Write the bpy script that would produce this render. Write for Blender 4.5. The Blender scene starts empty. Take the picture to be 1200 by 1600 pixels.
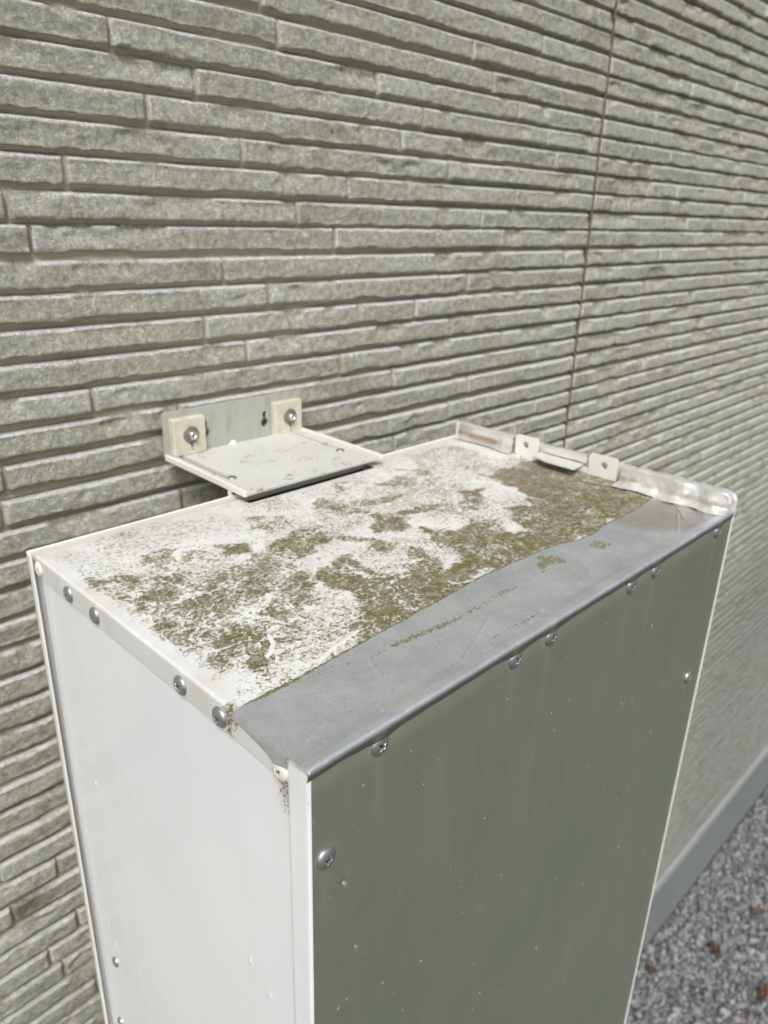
import bpy, bmesh, math, random
import numpy as np
from mathutils import Vector, Matrix
sc = bpy.context.scene
# ---------------------------------------------------------------- camera
CAM = (-0.16721768, -0.20670351, 0.22916368)
Rr = (0.70810572, -0.70564963, 0.02539482)
Rd = (-0.24337658, -0.27766855, -0.92933741)
Rf = (0.66283794, 0.65188863, -0.36835728)
cam = bpy.data.cameras.new('camera'); co = bpy.data.objects.new('camera', cam); sc.collection.objects.link(co)
co.matrix_world = Matrix(((Rr[0], -Rd[0], -Rf[0], CAM[0]), (Rr[1], -Rd[1], -Rf[1], CAM[1]), (Rr[2], -Rd[2], -Rf[2], CAM[2]), (0, 0, 0, 1)))
cam.sensor_fit = 'HORIZONTAL'; cam.sensor_width = 36.0; cam.lens = 36.0 * 1164.33 / 1200.0
cam.clip_start = 0.01; cam.clip_end = 200
cam.dof.use_dof = True; cam.dof.focus_distance = 0.40; cam.dof.aperture_fstop = 14.0
sc.camera = co
# ---------------------------------------------------------------- sky and sun
ELEV, AZ = math.radians(50), math.radians(226)      # azimuth of the sun in the x-y plane, from +x
sdir = Vector((math.cos(ELEV) * math.cos(AZ), math.cos(ELEV) * math.sin(AZ), math.sin(ELEV)))
w = bpy.data.worlds.new('World'); sc.world = w; w.use_nodes = True
nt = w.node_tree; nt.nodes.clear()
sky = nt.nodes.new('ShaderNodeTexSky'); sky.sky_type = 'NISHITA'; sky.sun_disc = False
sky.sun_elevation = ELEV; sky.sun_rotation = math.atan2(sdir.x, sdir.y)
sky.air_density = 1.0; sky.dust_density = 4.0; sky.ozone_density = 1.0
hs = nt.nodes.new('ShaderNodeHueSaturation'); hs.inputs['Saturation'].default_value = 0.22
bg = nt.nodes.new('ShaderNodeBackground'); bg.inputs['Strength'].default_value = 0.115
wo = nt.nodes.new('ShaderNodeOutputWorld')
nt.links.new(sky.outputs[0], hs.inputs['Color']); nt.links.new(hs.outputs[0], bg.inputs[0]); nt.links.new(bg.outputs[0], wo.inputs[0])
sun = bpy.data.lights.new('sun', 'SUN'); sun.energy = 2.9; sun.angle = math.radians(22); sun.color = (1, 0.985, 0.96)
so = bpy.data.objects.new('sun', sun); sc.collection.objects.link(so)
so.rotation_euler = sdir.to_track_quat('Z', 'Y').to_euler()
sc.view_settings.view_transform = 'Standard'; sc.view_settings.look = 'None'
sc.view_settings.exposure = 0.0; sc.view_settings.gamma = 1
W, D, YW = 0.4752, 0.3078, 0.433        # cabinet width and depth, plane of the siding faces
GZ = -2.165                             # ground
rng = np.random.RandomState(7)
# ---------------------------------------------------------------- numpy noise
_tab = rng.rand(256, 256)
def vnoise(x, y, s=0):
    x = x + s * 17.31; y = y + s * 9.77
    xi = np.floor(x).astype(int); yi = np.floor(y).astype(int)
    fx = x - xi; fy = y - yi
    fx = fx * fx * fx * (fx * (fx * 6 - 15) + 10); fy = fy * fy * fy * (fy * (fy * 6 - 15) + 10)
    a = _tab[xi & 255, yi & 255]; b = _tab[(xi + 1) & 255, yi & 255]
    c = _tab[xi & 255, (yi + 1) & 255]; d = _tab[(xi + 1) & 255, (yi + 1) & 255]
    return (a * (1 - fx) + b * fx) * (1 - fy) + (c * (1 - fx) + d * fx) * fy
def fbm(x, y, o=4, s=0, g=0.5):
    t = 0; a = 1; n = 0
    for i in range(o):
        t = t + a * vnoise(x * 2 ** i, y * 2 ** i, s + i * 3); n += a; a *= g
    return t / n
def ridge(x, y, o=3, s=0):
    t = 0; a = 1; n = 0
    for i in range(o):
        t = t + a * (1 - np.abs(2 * vnoise(x * 2 ** i, y * 2 ** i, s + i * 5) - 1)) ** 2; n += a; a *= 0.5
    return t / n
def sstep(a, b, x):
    t = np.clip((x - a) / (b - a), 0, 1); return t * t * (3 - 2 * t)
# ---------------------------------------------------------------- mesh helpers
def link(name, me, mat=None, parent=None):
    o = bpy.data.objects.new(name, me); sc.collection.objects.link(o)
    if mat: me.materials.append(mat)
    if parent: o.parent = parent; o.matrix_parent_inverse = Matrix.Identity(4); o.location = -_world(parent)
    return o
def _world(o):
    v = Vector((0, 0, 0))
    while o is not None: v += o.location; o = o.parent
    return v
def tag(o, label=None, cat=None, group=None, kind=None):
    if label: o['label'] = label
    if cat: o['category'] = cat
    if group: o['group'] = group
    if kind: o['kind'] = kind
    return o
def empty(name, loc, label, cat, group=None):
    o = bpy.data.objects.new(name, None); sc.collection.objects.link(o); o.location = loc; o.empty_display_size = 0.02
    return tag(o, label, cat, group)
def grid_mesh(P, attrs=None, flip=False, smooth=True):
    nu, nv = P.shape[:2]
    me = bpy.data.meshes.new('m')
    me.vertices.add(nu * nv); me.vertices.foreach_set('co', P.reshape(-1).astype(np.float32))
    i = np.arange(nu * nv).reshape(nu, nv)
    q = np.stack([i[:-1, :-1], i[1:, :-1], i[1:, 1:], i[:-1, 1:]], -1).reshape(-1, 4)
    if flip: q = q[:, ::-1]
    n = len(q)
    me.loops.add(n * 4); me.loops.foreach_set('vertex_index', q.reshape(-1).astype(np.int32))
    me.polygons.add(n); me.polygons.foreach_set('loop_start', (np.arange(n) * 4).astype(np.int32))
    me.update(calc_edges=True)
    me.polygons.foreach_set('use_smooth', np.full(n, smooth))
    for k, v in (attrs or {}).items():
        a = me.attributes.new(k, 'FLOAT', 'POINT'); a.data.foreach_set('value', v.reshape(-1).astype(np.float32))
    me.validate(); return me
def bm_mesh(bm, smooth=False):
    bmesh.ops.recalc_face_normals(bm, faces=bm.faces)
    me = bpy.data.meshes.new('m'); bm.to_mesh(me); bm.free()
    if smooth:
        for p in me.polygons: p.use_smooth = True
    return me
def add_box(bm, x0, x1, y0, y1, z0, z1, bev=0, seg=2):
    r = bmesh.ops.create_cube(bm, size=1)
    for v in r['verts']:
        v.co = Vector(((x0 + x1) / 2 + v.co.x * (x1 - x0), (y0 + y1) / 2 + v.co.y * (y1 - y0), (z0 + z1) / 2 + v.co.z * (z1 - z0)))
    if bev:
        ed = list({e for v in r['verts'] for e in v.link_edges})
        bmesh.ops.bevel(bm, geom=ed, offset=bev, segments=seg, affect='EDGES', profile=0.5)
def box(name, b, mat, parent, bev=0, seg=2):
    bm = bmesh.new(); add_box(bm, *b, bev, seg); return link(name, bm_mesh(bm), mat, parent)
def circ(cx, cy, r, n=28, a0=0, a1=2 * math.pi):
    return [(cx + r * math.cos(a0 + (a1 - a0) * i / n), cy + r * math.sin(a0 + (a1 - a0) * i / n)) for i in range(n)]
def rrect(x0, x1, y0, y1, r, n=5, rs=None):
    rs = rs or (r, r, r, r); pts = []
    for (cx, cy, sx, sy, a, q) in ((x1, y1, -1, -1, 0, rs[0]), (x0, y1, 1, -1, 90, rs[1]), (x0, y0, 1, 1, 180, rs[2]), (x1, y0, -1, 1, 270, rs[3])):
        for i in range(n + 1):
            t = math.radians(a + 90 * i / n); pts.append((cx + sx * q + q * math.cos(t), cy + sy * q + q * math.sin(t)))
    return pts
def keyhole(cx, cy, r, w, h, n=20):
    a = math.asin(min(1, w / r)); pts = []
    for i in range(n + 1):
        t = math.pi / 2 + a + (2 * math.pi - 2 * a) * i / n
        pts.append((cx + r * math.cos(t), cy + r * math.sin(t)))
    for i in range(9):
        t = -0.0 + math.pi * i / 8
        pts.append((cx + w * math.cos(t), cy + h + w * math.sin(t)))
    return pts
def plate(name, outer, holes, th, M, mat, parent, bev=0.0003):
    """flat plate from an outline with holes, thickness th along +local z, placed by matrix M"""
    bm = bmesh.new(); es = []
    loops = []
    for lp in [outer] + holes:
        vs = [bm.verts.new((p[0], p[1], th)) for p in lp]
        e = [bm.edges.new((vs[i], vs[(i + 1) % len(vs)])) for i in range(len(vs))]
        es += e; loops.append(vs)
    bmesh.ops.triangle_fill(bm, edges=es, use_beauty=True, normal=(0, 0, 1))
    top = list(bm.faces); vm = {}
    for v in list(bm.verts): vm[v] = bm.verts.new((v.co.x, v.co.y, 0))
    for f in top: bm.faces.new([vm[v] for v in reversed(f.verts)])
    for vs in loops:
        for i in range(len(vs)):
            a, b = vs[i], vs[(i + 1) % len(vs)]; bm.faces.new((a, vm[a], vm[b], b))
    if bev:
        bm.normal_update()
        ed = [e for e in bm.edges if len(e.link_faces) == 2 and e.calc_face_angle(0) > 1.2 and abs(e.verts[0].co.z - e.verts[1].co.z) < 1e-7 and e.verts[0].co.z > th / 2]
        bmesh.ops.bevel(bm, geom=ed, offset=bev, segments=2, affect='EDGES', profile=0.5)
    bmesh.ops.transform(bm, matrix=M, verts=bm.verts)
    return link(name, bm_mesh(bm), mat, parent)
def frame(o, ex, ey):
    ex = Vector(ex).normalized(); ez = ex.cross(Vector(ey)).normalized(); ey = ez.cross(ex)
    return Matrix(((ex.x, ey.x, ez.x, o[0]), (ex.y, ey.y, ez.y, o[1]), (ex.z, ey.z, ez.z, o[2]), (0, 0, 0, 1)))
# ---------------------------------------------------------------- materials
class Mt:
    def __init__(s, name, rough=0.5, metal=0.0, col=(0.5, 0.5, 0.5), spec=0.5):
        s.m = bpy.data.materials.new(name); s.m.use_nodes = True; s.t = s.m.node_tree; s.N = s.t.nodes
        s.b = s.N['Principled BSDF']; s.b.inputs['Roughness'].default_value = rough; s.b.inputs['Metallic'].default_value = metal
        s.b.inputs['Base Color'].default_value = (*col, 1); s.b.inputs['Specular IOR Level'].default_value = spec
        s.tc = s.N.new('ShaderNodeTexCoord').outputs['Object']; s.bump_in = None
    def L(s, a, b): s.t.links.new(a, b)
    def noise(s, sc_, det=4, rough=0.55, dist=0, vec=None, scale3=None):
        n = s.N.new('ShaderNodeTexNoise'); n.inputs['Scale'].default_value = sc_; n.inputs['Detail'].default_value = det
        n.inputs['Roughness'].default_value = rough; n.inputs['Distortion'].default_value = dist
        v = vec or s.tc
        if scale3:
            mp = s.N.new('ShaderNodeMapping'); mp.inputs['Scale'].default_value = scale3; s.L(v, mp.inputs[0]); v = mp.outputs[0]
        s.L(v, n.inputs['Vector']); return n.outputs['Fac']
    def attr(s, name):
        n = s.N.new('ShaderNodeAttribute'); n.attribute_name = name; return n.outputs['Fac']
    def math(s, op, a, b=0.0, c=None):
        n = s.N.new('ShaderNodeMath'); n.operation = op
        for i, v in enumerate((a, b) + ((c,) if c is not None else ())):
            if isinstance(v, (int, float)): n.inputs[i].default_value = v
            else: s.L(v, n.inputs[i])
        return n.outputs[0]
    def ramp(s, f, lo, hi, a=0.0, b=1.0):
        n = s.N.new('ShaderNodeMapRange'); n.interpolation_type = 'SMOOTHSTEP'
        n.inputs['From Min'].default_value = lo; n.inputs['From Max'].default_value = hi
        n.inputs['To Min'].default_value = a; n.inputs['To Max'].default_value = b; s.L(f, n.inputs['Value']); return n.outputs[0]
    def mix(s, f, a, b):
        n = s.N.new('ShaderNodeMix'); n.data_type = 'RGBA'
        if isinstance(f, (int, float)): n.inputs[0].default_value = f
        else: s.L(f, n.inputs[0])
        for k, v in ((6, a), (7, b)):
            if isinstance(v, tuple): n.inputs[k].default_value = (*v, 1)
            else: s.L(v, n.inputs[k])
        return n.outputs[2]
    def bump(s, h, dist=0.0005, st=1.0):
        n = s.N.new('ShaderNodeBump'); n.inputs['Distance'].default_value = dist; n.inputs['Strength'].default_value = st
        s.L(h, n.inputs['Height'])
        if s.bump_in: s.L(s.bump_in, n.inputs['Normal'])
        s.bump_in = n.outputs[0]; s.L(n.outputs[0], s.b.inputs['Normal'])
    def color(s, c): s.L(c, s.b.inputs['Base Color'])
    def rough(s, c): s.L(c, s.b.inputs['Roughness'])

# siding: pale green-grey textured paint, warmer and smoother in the joints, algae and grime in patches, painted highlights and shade
m = Mt('siding', 0.78); g = m.attr('groove'); gr = m.attr('grime_shade'); lit_tone = m.attr('lit_tone')
c = m.mix(m.ramp(m.noise(150, 6, 0.75), 0.33, 0.67), (0.345, 0.348, 0.250), (0.72, 0.722, 0.60))
rd = m.math('ABSOLUTE', m.math('SUBTRACT', m.noise(200, 4, 0.65, 0.9), 0.5)); crest = m.ramp(rd, 0.0, 0.04, 1.0, 0.0)
c = m.mix(m.math('MULTIPLY', crest, 0.75), c, (0.86, 0.865, 0.79))  # sheen on the stone crests put in as a paler colour
c = m.mix(lit_tone, c, (0.92, 0.925, 0.90))
c = m.mix(m.ramp(m.math('ADD', gr, m.math('MULTIPLY', m.noise(160, 5, 0.7), 0.6)), 0.55, 1.1), c, (0.19, 0.185, 0.11))
pos_xyz = m.N.new('ShaderNodeSeparateXYZ'); m.L(m.tc, pos_xyz.inputs[0])
c = m.mix(m.attr('soil'), c, (0.20, 0.21, 0.195))
c = m.mix(g, c, m.mix(m.math('MULTIPLY', m.ramp(pos_xyz.outputs[0], 0.15, 1.0), 0.8), m.mix(m.noise(120, 4), (0.33, 0.30, 0.215), (0.43, 0.395, 0.295)), (0.185, 0.185, 0.11)))  # grooves turn darker olive towards the right
c = m.mix(m.ramp(m.noise(900, 2), 0.69, 0.75), c, (0.05, 0.045, 0.03))
m.color(c)
inv = m.math('SUBTRACT', 1.0, g)
m.bump(m.math('MULTIPLY', m.math('ADD', m.math('MULTIPLY', crest, 0.25), m.noise(330, 6, 0.8)), inv), 0.0042, 1.0)
m.bump(m.noise(1500, 3, 0.6), 0.0002, 0.5)
M_SIDING = m.m
m = Mt('sealant', 0.9); m.color(m.mix(m.ramp(m.noise(300, 4), 0.35, 0.65), (0.045, 0.028, 0.014), (0.22, 0.16, 0.10))); m.bump(m.noise(500, 3), 0.001); M_SEAL = m.m
m = Mt('flashing', 0.45, 0.0); m.color(m.mix(m.noise(6, 4), (0.30, 0.31, 0.31), (0.38, 0.39, 0.39))); M_FLASH = m.m
m = Mt('foundation', 0.85); m.color(m.mix(m.noise(4, 6), (0.165, 0.185, 0.178), (0.215, 0.235, 0.228))); m.bump(m.noise(300, 5), 0.001, 0.4); M_FOUND = m.m

# cabinet top: chalky off-white paint under algae and grime
def blotch(m, dens, n1, n2, amp=0.75):
    return m.math('ADD', dens, m.math('ADD', m.math('MULTIPLY', m.math('SUBTRACT', n1, 0.5), amp), m.math('MULTIPLY', m.math('SUBTRACT', n2, 0.5), 0.5)))
m = Mt('weathered_paint', 0.75); d = m.attr('dirt')
f1 = m.noise(400, 7, 0.78, 0.5); f2 = m.noise(130, 5, 0.65, 0.8)
mask = m.ramp(blotch(m, d, f1, f2, 2.7), 0.53, 0.64)
f3 = m.noise(300, 5, 0.7, 0.5); film2 = m.ramp(blotch(m, d, f3, f2, 1.3), 0.30, 0.55)
soft = m.ramp(m.math('ADD', d, m.math('MULTIPLY', m.math('SUBTRACT', f2, 0.5), 0.9)), 0.40, 0.85)
chalk = m.mix(m.noise(60, 5, 0.6), (0.64, 0.64, 0.625), (0.77, 0.775, 0.775))
chalk = m.mix(m.math('MULTIPLY', m.attr('film'), 0.6), chalk, (0.50, 0.475, 0.42))
chalk = m.mix(m.math('MULTIPLY', soft, 0.30), chalk, (0.50, 0.47, 0.36))
chalk = m.mix(m.math('MULTIPLY', film2, 0.55), chalk, m.mix(m.noise(60, 4), (0.34, 0.345, 0.20), (0.43, 0.39, 0.28)))
alga = m.mix(m.ramp(m.noise(38, 4, 0.6), 0.36, 0.62), (0.145, 0.125, 0.065), (0.115, 0.108, 0.028))
alga = m.mix(m.attr('brown'), alga, (0.185, 0.15, 0.10))
alga = m.mix(m.ramp(m.noise(140, 5, 0.7), 0.42, 0.70), alga, (0.30, 0.28, 0.19))
c = m.mix(mask, chalk, alga); m.color(c)
m.bump(m.math('ADD', m.math('MULTIPLY', mask, 0.9), m.noise(700, 4, 0.7)), 0.0006, 0.8)
M_TOP = m.m
# clean-ish white painted steel (side) and greyer front door
def paint(name, ca, cb, rough, stain=True, specks=0.0):
    m = Mt(name, rough, 0.0, spec=0.5)
    c = m.mix(m.ramp(m.noise(5, 4), 0.3, 0.7), ca, cb)
    c = m.mix(m.math('MULTIPLY', m.ramp(m.noise(1, 5, 0.6, 0, None, (60, 60, 5)), 0.45, 0.75), 0.05), c, (0.45, 0.42, 0.36))
    if specks:
        sp = m.math('MULTIPLY', m.ramp(m.noise(330, 2, 0.5), 0.72, 0.74), 0.9); c = m.mix(sp, c, (0.03, 0.028, 0.02))
    if stain:
        st = m.ramp(m.math('ADD', m.attr('dirt'), m.math('MULTIPLY', m.math('SUBTRACT', m.noise(620, 4, 0.7), 0.5), 1.6)), 0.5, 0.66)
        c = m.mix(m.math('MULTIPLY', m.attr('dirt'), 0.5), c, (0.56, 0.50, 0.43)); c = m.mix(m.math('MULTIPLY', st, 0.85), c, (0.12, 0.085, 0.06))
    if specks: c = m.mix(m.attr('dent_spot'), c, (0.62, 0.62, 0.58)); c = m.mix(m.math('MULTIPLY', m.ramp(m.noise(260, 2, 0.5, 0, None, (1, 1, 0.6)), 0.715, 0.73), 0.8), c, (0.6, 0.6, 0.55))  # deeper dents get a pale spot, plus scattered pale specks
    m.color(c); m.bump(m.noise(7, 3), 0.006, 0.35)
    m.rough(m.ramp(m.noise(9, 3), 0.3, 0.7, rough - 0.04, rough + 0.05)); return m.m
M_SIDE = paint('side_paint', (0.79, 0.81, 0.825), (0.83, 0.845, 0.855), 0.20)
M_FRONT = paint('front_paint', (0.150, 0.172, 0.134), (0.176, 0.181, 0.145), 0.34, True, 1.0)
M_TRIM = paint('trim_paint', (0.74, 0.73, 0.68), (0.80, 0.79, 0.75), 0.42, False)
# aluminium foil tape
m = Mt('foil', 0.36, 0.75, (0.62, 0.64, 0.67)); d = m.attr('dirt')
c = m.mix(m.ramp(m.noise(22, 8, 0.75), 0.30, 0.70), (0.60, 0.635, 0.68), (0.84, 0.86, 0.89))
c = m.mix(m.math('MULTIPLY', m.ramp(m.noise(500, 4, 0.7), 0.55, 0.75), 0.4), c, (0.80, 0.81, 0.82))
c = m.mix(m.attr('stain'), c, (0.44, 0.39, 0.31)); c = m.mix(m.math('MULTIPLY', m.attr('grime_reflection'), m.ramp(m.noise(200, 4, 0.6), 0.05, 0.45)), c, (0.13, 0.135, 0.095))  # front skirt: dark reflection painted in, along with olive grime
sp = m.ramp(m.math('ADD', d, m.math('MULTIPLY', m.math('SUBTRACT', m.noise(560, 4, 0.7), 0.5), 1.7)), 0.5, 0.58)
c = m.mix(sp, c, m.mix(m.noise(90, 3), (0.135, 0.125, 0.055), (0.21, 0.18, 0.115))); m.color(c)
m.L(m.math('SUBTRACT', 0.76, m.math('MULTIPLY', sp, 0.76)), m.b.inputs['Metallic'])
m.rough(m.math('MAXIMUM', m.math('MULTIPLY', sp, 0.8), m.ramp(m.noise(60, 7, 0.75), 0.3, 0.7, 0.32, 0.42)))
m.bump(m.noise(26, 4, 0.6, 1.2), 0.0035, 0.35)
M_FOIL = m.m
m = Mt('bright_foil', 0.22, 0.62); m.color(m.mix(m.noise(60, 4), (0.72, 0.72, 0.71), (0.88, 0.88, 0.87))); m.bump(m.noise(70, 2), 0.0015, 0.3)
c = m.mix(m.attr('stain'), m.mix(m.noise(60, 4), (0.82, 0.82, 0.81), (0.93, 0.93, 0.92)), (0.42, 0.33, 0.23)); m.color(c); m.b.inputs['Roughness'].default_value = 0.24; M_FOIL2 = m.m
# bracket, screws
m = Mt('bracket_paint', 0.5); c = m.mix(m.noise(20, 4), (0.37, 0.385, 0.335), (0.43, 0.44, 0.39)); c = m.mix(m.math('MULTIPLY', m.ramp(m.noise(90, 6, 0.7, 0, None, (1, 1, 0.35)), 0.45, 0.75), 0.6), c, (0.22, 0.21, 0.15)); m.color(c); M_BRK = m.m
m = Mt('shelf_paint', 0.6); c = m.mix(m.noise(30, 5), (0.50, 0.50, 0.465), (0.66, 0.66, 0.63))
sp = m.ramp(m.math('ADD', m.math('MULTIPLY', m.noise(60, 3), 0.6), m.math('MULTIPLY', m.noise(450, 4, 0.7), 0.6)), 0.68, 0.74)
m.color(m.mix(sp, c, (0.24, 0.2, 0.12))); m.bump(m.noise(400, 4), 0.0004, 0.5); M_SHELF = m.m
m = Mt('nylon', 0.55); m.color(m.mix(m.ramp(m.noise(90, 4), 0.3, 0.7), (0.53, 0.505, 0.385), (0.63, 0.61, 0.50))); m.b.inputs['Subsurface Weight'].default_value = 0.1; m.b.inputs['Subsurface Radius'].default_value = (0.002, 0.002, 0.001); M_NYLON = m.m
m = Mt('steel_screw', 0.4, 0.85); cs = m.attr('recess'); m.color(m.mix(cs, m.mix(m.noise(500, 4), (0.36, 0.36, 0.37), (0.52, 0.52, 0.53)), (0.03, 0.028, 0.025))); m.L(m.math('SUBTRACT', 0.85, m.math('MULTIPLY', cs, 0.8)), m.b.inputs['Metallic']); m.bump(m.noise(900, 3), 0.0001, 0.4); M_SCREW = m.m
m = Mt('painted_screw', 0.45); m.color(m.mix(m.attr('recess'), m.mix(m.noise(300, 4), (0.62, 0.60, 0.54), (0.74, 0.72, 0.66)), (0.2, 0.16, 0.11))); M_PSCREW = m.m
m = Mt('washer_steel', 0.5, 0.6); m.color(m.mix(m.noise(300, 4), (0.17, 0.155, 0.135), (0.30, 0.28, 0.25))); M_WASH = m.m
m = Mt('bolt_steel', 0.25, 1.0, (0.72, 0.70, 0.68)); M_BOLT = m.m
m = Mt('cavity_shade', 0.9, 0.0, (0.012, 0.012, 0.011), 0.0); M_DARK = m.m  # black colour standing in for shade inside holes and cavities
m = Mt('core', 0.9, 0.0, (0.12, 0.115, 0.10)); M_CORE = m.m
# ---------------------------------------------------------------- house wall
wall = empty('house_wall', (1.0, YW + 0.03, GZ), 'pale greenish grey house wall clad in thin stacked-stone siding with a brown vertical joint', 'wall')
tops = [.4998, .4755, .4494, .4240, .3965, .3705, .3455, .3198, .2938, .2680, .2415, .2170, .1890, .1630, .1355, .1085, .0815, .0540, .0258, -.0045, -.0317]
while tops[0] < 1.15: tops.insert(0, tops[0] + 0.0258)
while tops[-1] > -1.80: tops.append(tops[-1] - 0.0281)
ZBOT = tops[-1] - 0.0281
known = {.3965: [.3289, .6537], .3705: [.1623, .4575, .7099], .3455: [.2378, .5306, .7796, .8893], .3198: [.1887, .4962, .8056], .2938: [.2828, .5782, .8626], .2680: [.1132, .4181, .72],
         .2415: [.3472, .65], .2170: [.0787, .3983, .6944, .985], .1890: [.2569, .5654, .8568], .1630: [.3073, .63, .8383], .1355: [.2317, .5295, .82], .1085: [.2785, .5988, .90], .0815: [.113, .4074, .7135],
         .0540: [.4938, .8041], .0258: [.0298, .34, .6431], -.0045: [.30, .6059], -.0317: [.1927, .50, .8157], .4240: [.31, .6129], .4494: [.42, .75], .4755: [.55, .83]}
knownR = {.4998: [1.0248], .4755: [1.053, 1.3606], .4494: [1.1865], .4240: [1.2601], .3965: [1.2355], .3705: [1.0684, 1.3654], .3455: [1.1444], .3198: [1.089, 1.4533], .2938: [1.1915, 1.49],
          .2680: [1.3221], .2415: [1.2529], .2170: [.985, 1.2974, 1.6081], .1890: [1.165], .1630: [1.5263], .1355: [1.1266, 1.4526], .1085: [1.1951], .0815: [1.0039, 1.3283, 1.6201], .0540: [1.082, 1.3959]}
def row_ends(i, x0, x1):
    z = tops[i]; kn = []
    for K in (known, knownR):
        for kz, v in K.items():
            if abs(kz - z) < 0.004: kn += [a for a in v if x0 < a < x1]
    kn.sort(); r = random.Random(i * 31 + int(x0 * 10))
    if not kn: kn = [x0 + r.uniform(0.04, 0.30)]
    L = 0.302; out = list(kn); x = kn[0] - L * r.uniform(0.9, 1.05)
    while x > x0 + 0.015: out.append(x); x -= L * (r.uniform(0.5, 1.05))
    x = kn[-1] + L * r.uniform(0.9, 1.05)
    while x < x1 - 0.015: out.append(x); x += L * (r.uniform(0.5, 1.05))
    if x0 > 0.9 and x0 < 2:      # shorter stones beyond the joint
        for a, c in zip([x0] + sorted(out), sorted(out) + [x1]):
            if c - a > 0.2 and r.random() < 0.5: out.append(a + (c - a) * r.uniform(0.3, 0.7))
    return sorted(out)
def panel(x0, x1, r0, r1, xs, nz):
    """rows r0..r1-1 of siding between x0 and x1 as one relief sheet"""
    u = np.linspace(0, 1, nz, endpoint=False)
    n4 = max(3, nz // 5)
    prof_u = np.concatenate([np.linspace(0, 0.11, n4, endpoint=False), np.linspace(0.11, 0.66, max(4, nz // 2), endpoint=False), np.linspace(0.66, 0.91, max(3, nz // 4), endpoint=False), np.linspace(0.91, 1.0, max(3, nz // 7 + 1), endpoint=False)])
    PT = 0.0268
    Zs = []; U = []; R = []
    for i in range(r0, r1):
        p = tops[i] - (tops[i + 1] if i + 1 < len(tops) else ZBOT)
        Zs += list(tops[i] - prof_u * p); U += list(prof_u * p); R += [i] * len(prof_u)
    Zs = np.array(Zs); U = np.array(U); R = np.array(R)
    X, Z = np.meshgrid(xs, Zs, indexing='ij'); Ug = np.broadcast_to(U, X.shape).copy()
    dj = np.full(X.shape, 9.0); bid = np.zeros(X.shape)
    for i in range(r0, r1):
        cols = np.where(R == i)[0]; e = np.array(row_ends(i, x0, x1))
        dd = np.min(np.abs(xs[:, None] - e[None, :]), 1); b = np.searchsorted(e, xs)
        dj[:, cols] = dd[:, None]; bid[:, cols] = (b + i * 13 + int(x0 * 3) * 7)[:, None]
    dj = np.minimum(dj, np.minimum(X - x0, x1 - X) + 0.0006)
    dl_ = np.full(X.shape, 9.0)
    for i in range(r0, r1):
        cols = np.where(R == i)[0]; e = np.array([x0] + list(row_ends(i, x0, x1))); q = xs[:, None] - e[None, :]; dl_[:, cols] = np.min(np.where(q >= 0, q, 9), 1)[:, None]
    h1 = _tab[(bid.astype(int) * 7) & 255, 11]; h2 = _tab[(bid.astype(int) * 5) & 255, 77]; h3 = _tab[(bid.astype(int) * 3) & 255, 140]
    wob = (fbm(X * 28, Z * 3, 2, 5) - 0.5) * 0.0022 + (fbm(X * 110, Z * 40, 2, 8) - 0.5) * 0.0012
    Ue = Ug + wob * sstep(0.0, 0.004, Ug)
    H = 0.0058
    rise = 0.90 * np.clip((Ue + 0.0003) / 0.0024, 0, 1) + 0.10 * sstep(0.0016, 0.0036, Ue); uf = np.clip((Ue + wob * 0.8 - 0.0208) / 0.0044, 0, 1); fall = 1 - (0.55 * uf + 0.45 * uf * uf * (3 - 2 * uf)) - 0.38 * sstep(0.0240, 0.0252, Ug)
    side = sstep(0.0009, 0.0028, dj)
    prof = H * np.minimum(rise, fall) * (0.03 + 0.97 * side)
    JX0 = 0.9163
    low = (fbm(X * 14, Z * 22, 3, 21) - 0.5)                                   # broad hollows split out of the stone
    rough_amp = sstep(0.002, 0.0055, Ug) * (1 - sstep(0.0185, 0.0212, Ug)) * sstep(0.001, 0.005, dj)
    stone = (ridge(X * 95 + Z * 60, Z * 120 - X * 30, 3, 3) - 0.45) * 0.0012 + (fbm(X * 70, Z * 90, 3, 33) - 0.5) * 0.0011 + (h2 - .5) * 0.0016 * (dl_.clip(0, .3) / .15 - 1)
    low2 = fbm(X * 20 + 40, Z * 30, 3, 27) - 0.5
    hollow = np.clip(low2 * 2.8 - 0.12 - 0.30 * h3 + 0.16 * (X > JX0), 0, 1) * 0.0105 * (1 - 0.75 * sstep(0.004, 0.017, Ug))
    tilt = (Ug - 0.010) * ((h1 - 0.5) * 0.16 + (fbm(X * 9 + bid * 5.7, bid * 1.3, 2, 88) - 0.5) * 0.42)
    h = prof + (tilt + low * 0.0022 + stone) * rough_amp + (h1 - 0.5) * 0.0014 * np.minimum(rise, fall) * side - np.minimum(hollow, prof * 0.85)
    h = h - 0.004 * 0
    Y = YW + 0.0008 - (h - H)
    P = np.stack([X, Y, Z], -1)
    groove = np.clip(1 - np.minimum(np.minimum(sstep(-0.0008, 0.0002, Ue), 1 - sstep(0.0209, 0.0219, Ue + wob * 0.8)), sstep(0.0010, 0.0020, dj)), 0, 1)
    grime_shade = np.clip(fbm(X * 14 + bid * 3.1, Z * 12, 4, 51) * 1.25 - 0.58 + (h2 - 0.5) * 0.30, 0, 0.45) + 0.3 * sstep(0.2, -0.5, Z) * sstep(1.2, 0.3, X) * fbm(X * 5, Z * 5, 3, 61)  # grime patches, plus shade beside the cabinet painted in at lower left
    grime_shade = grime_shade * (1 - 0.65 * sstep(1.3, 2.0, X)); soil = 0.22 * sstep(1.2, 2.2, X) * sstep(0.2, -0.9, Z)
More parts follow.
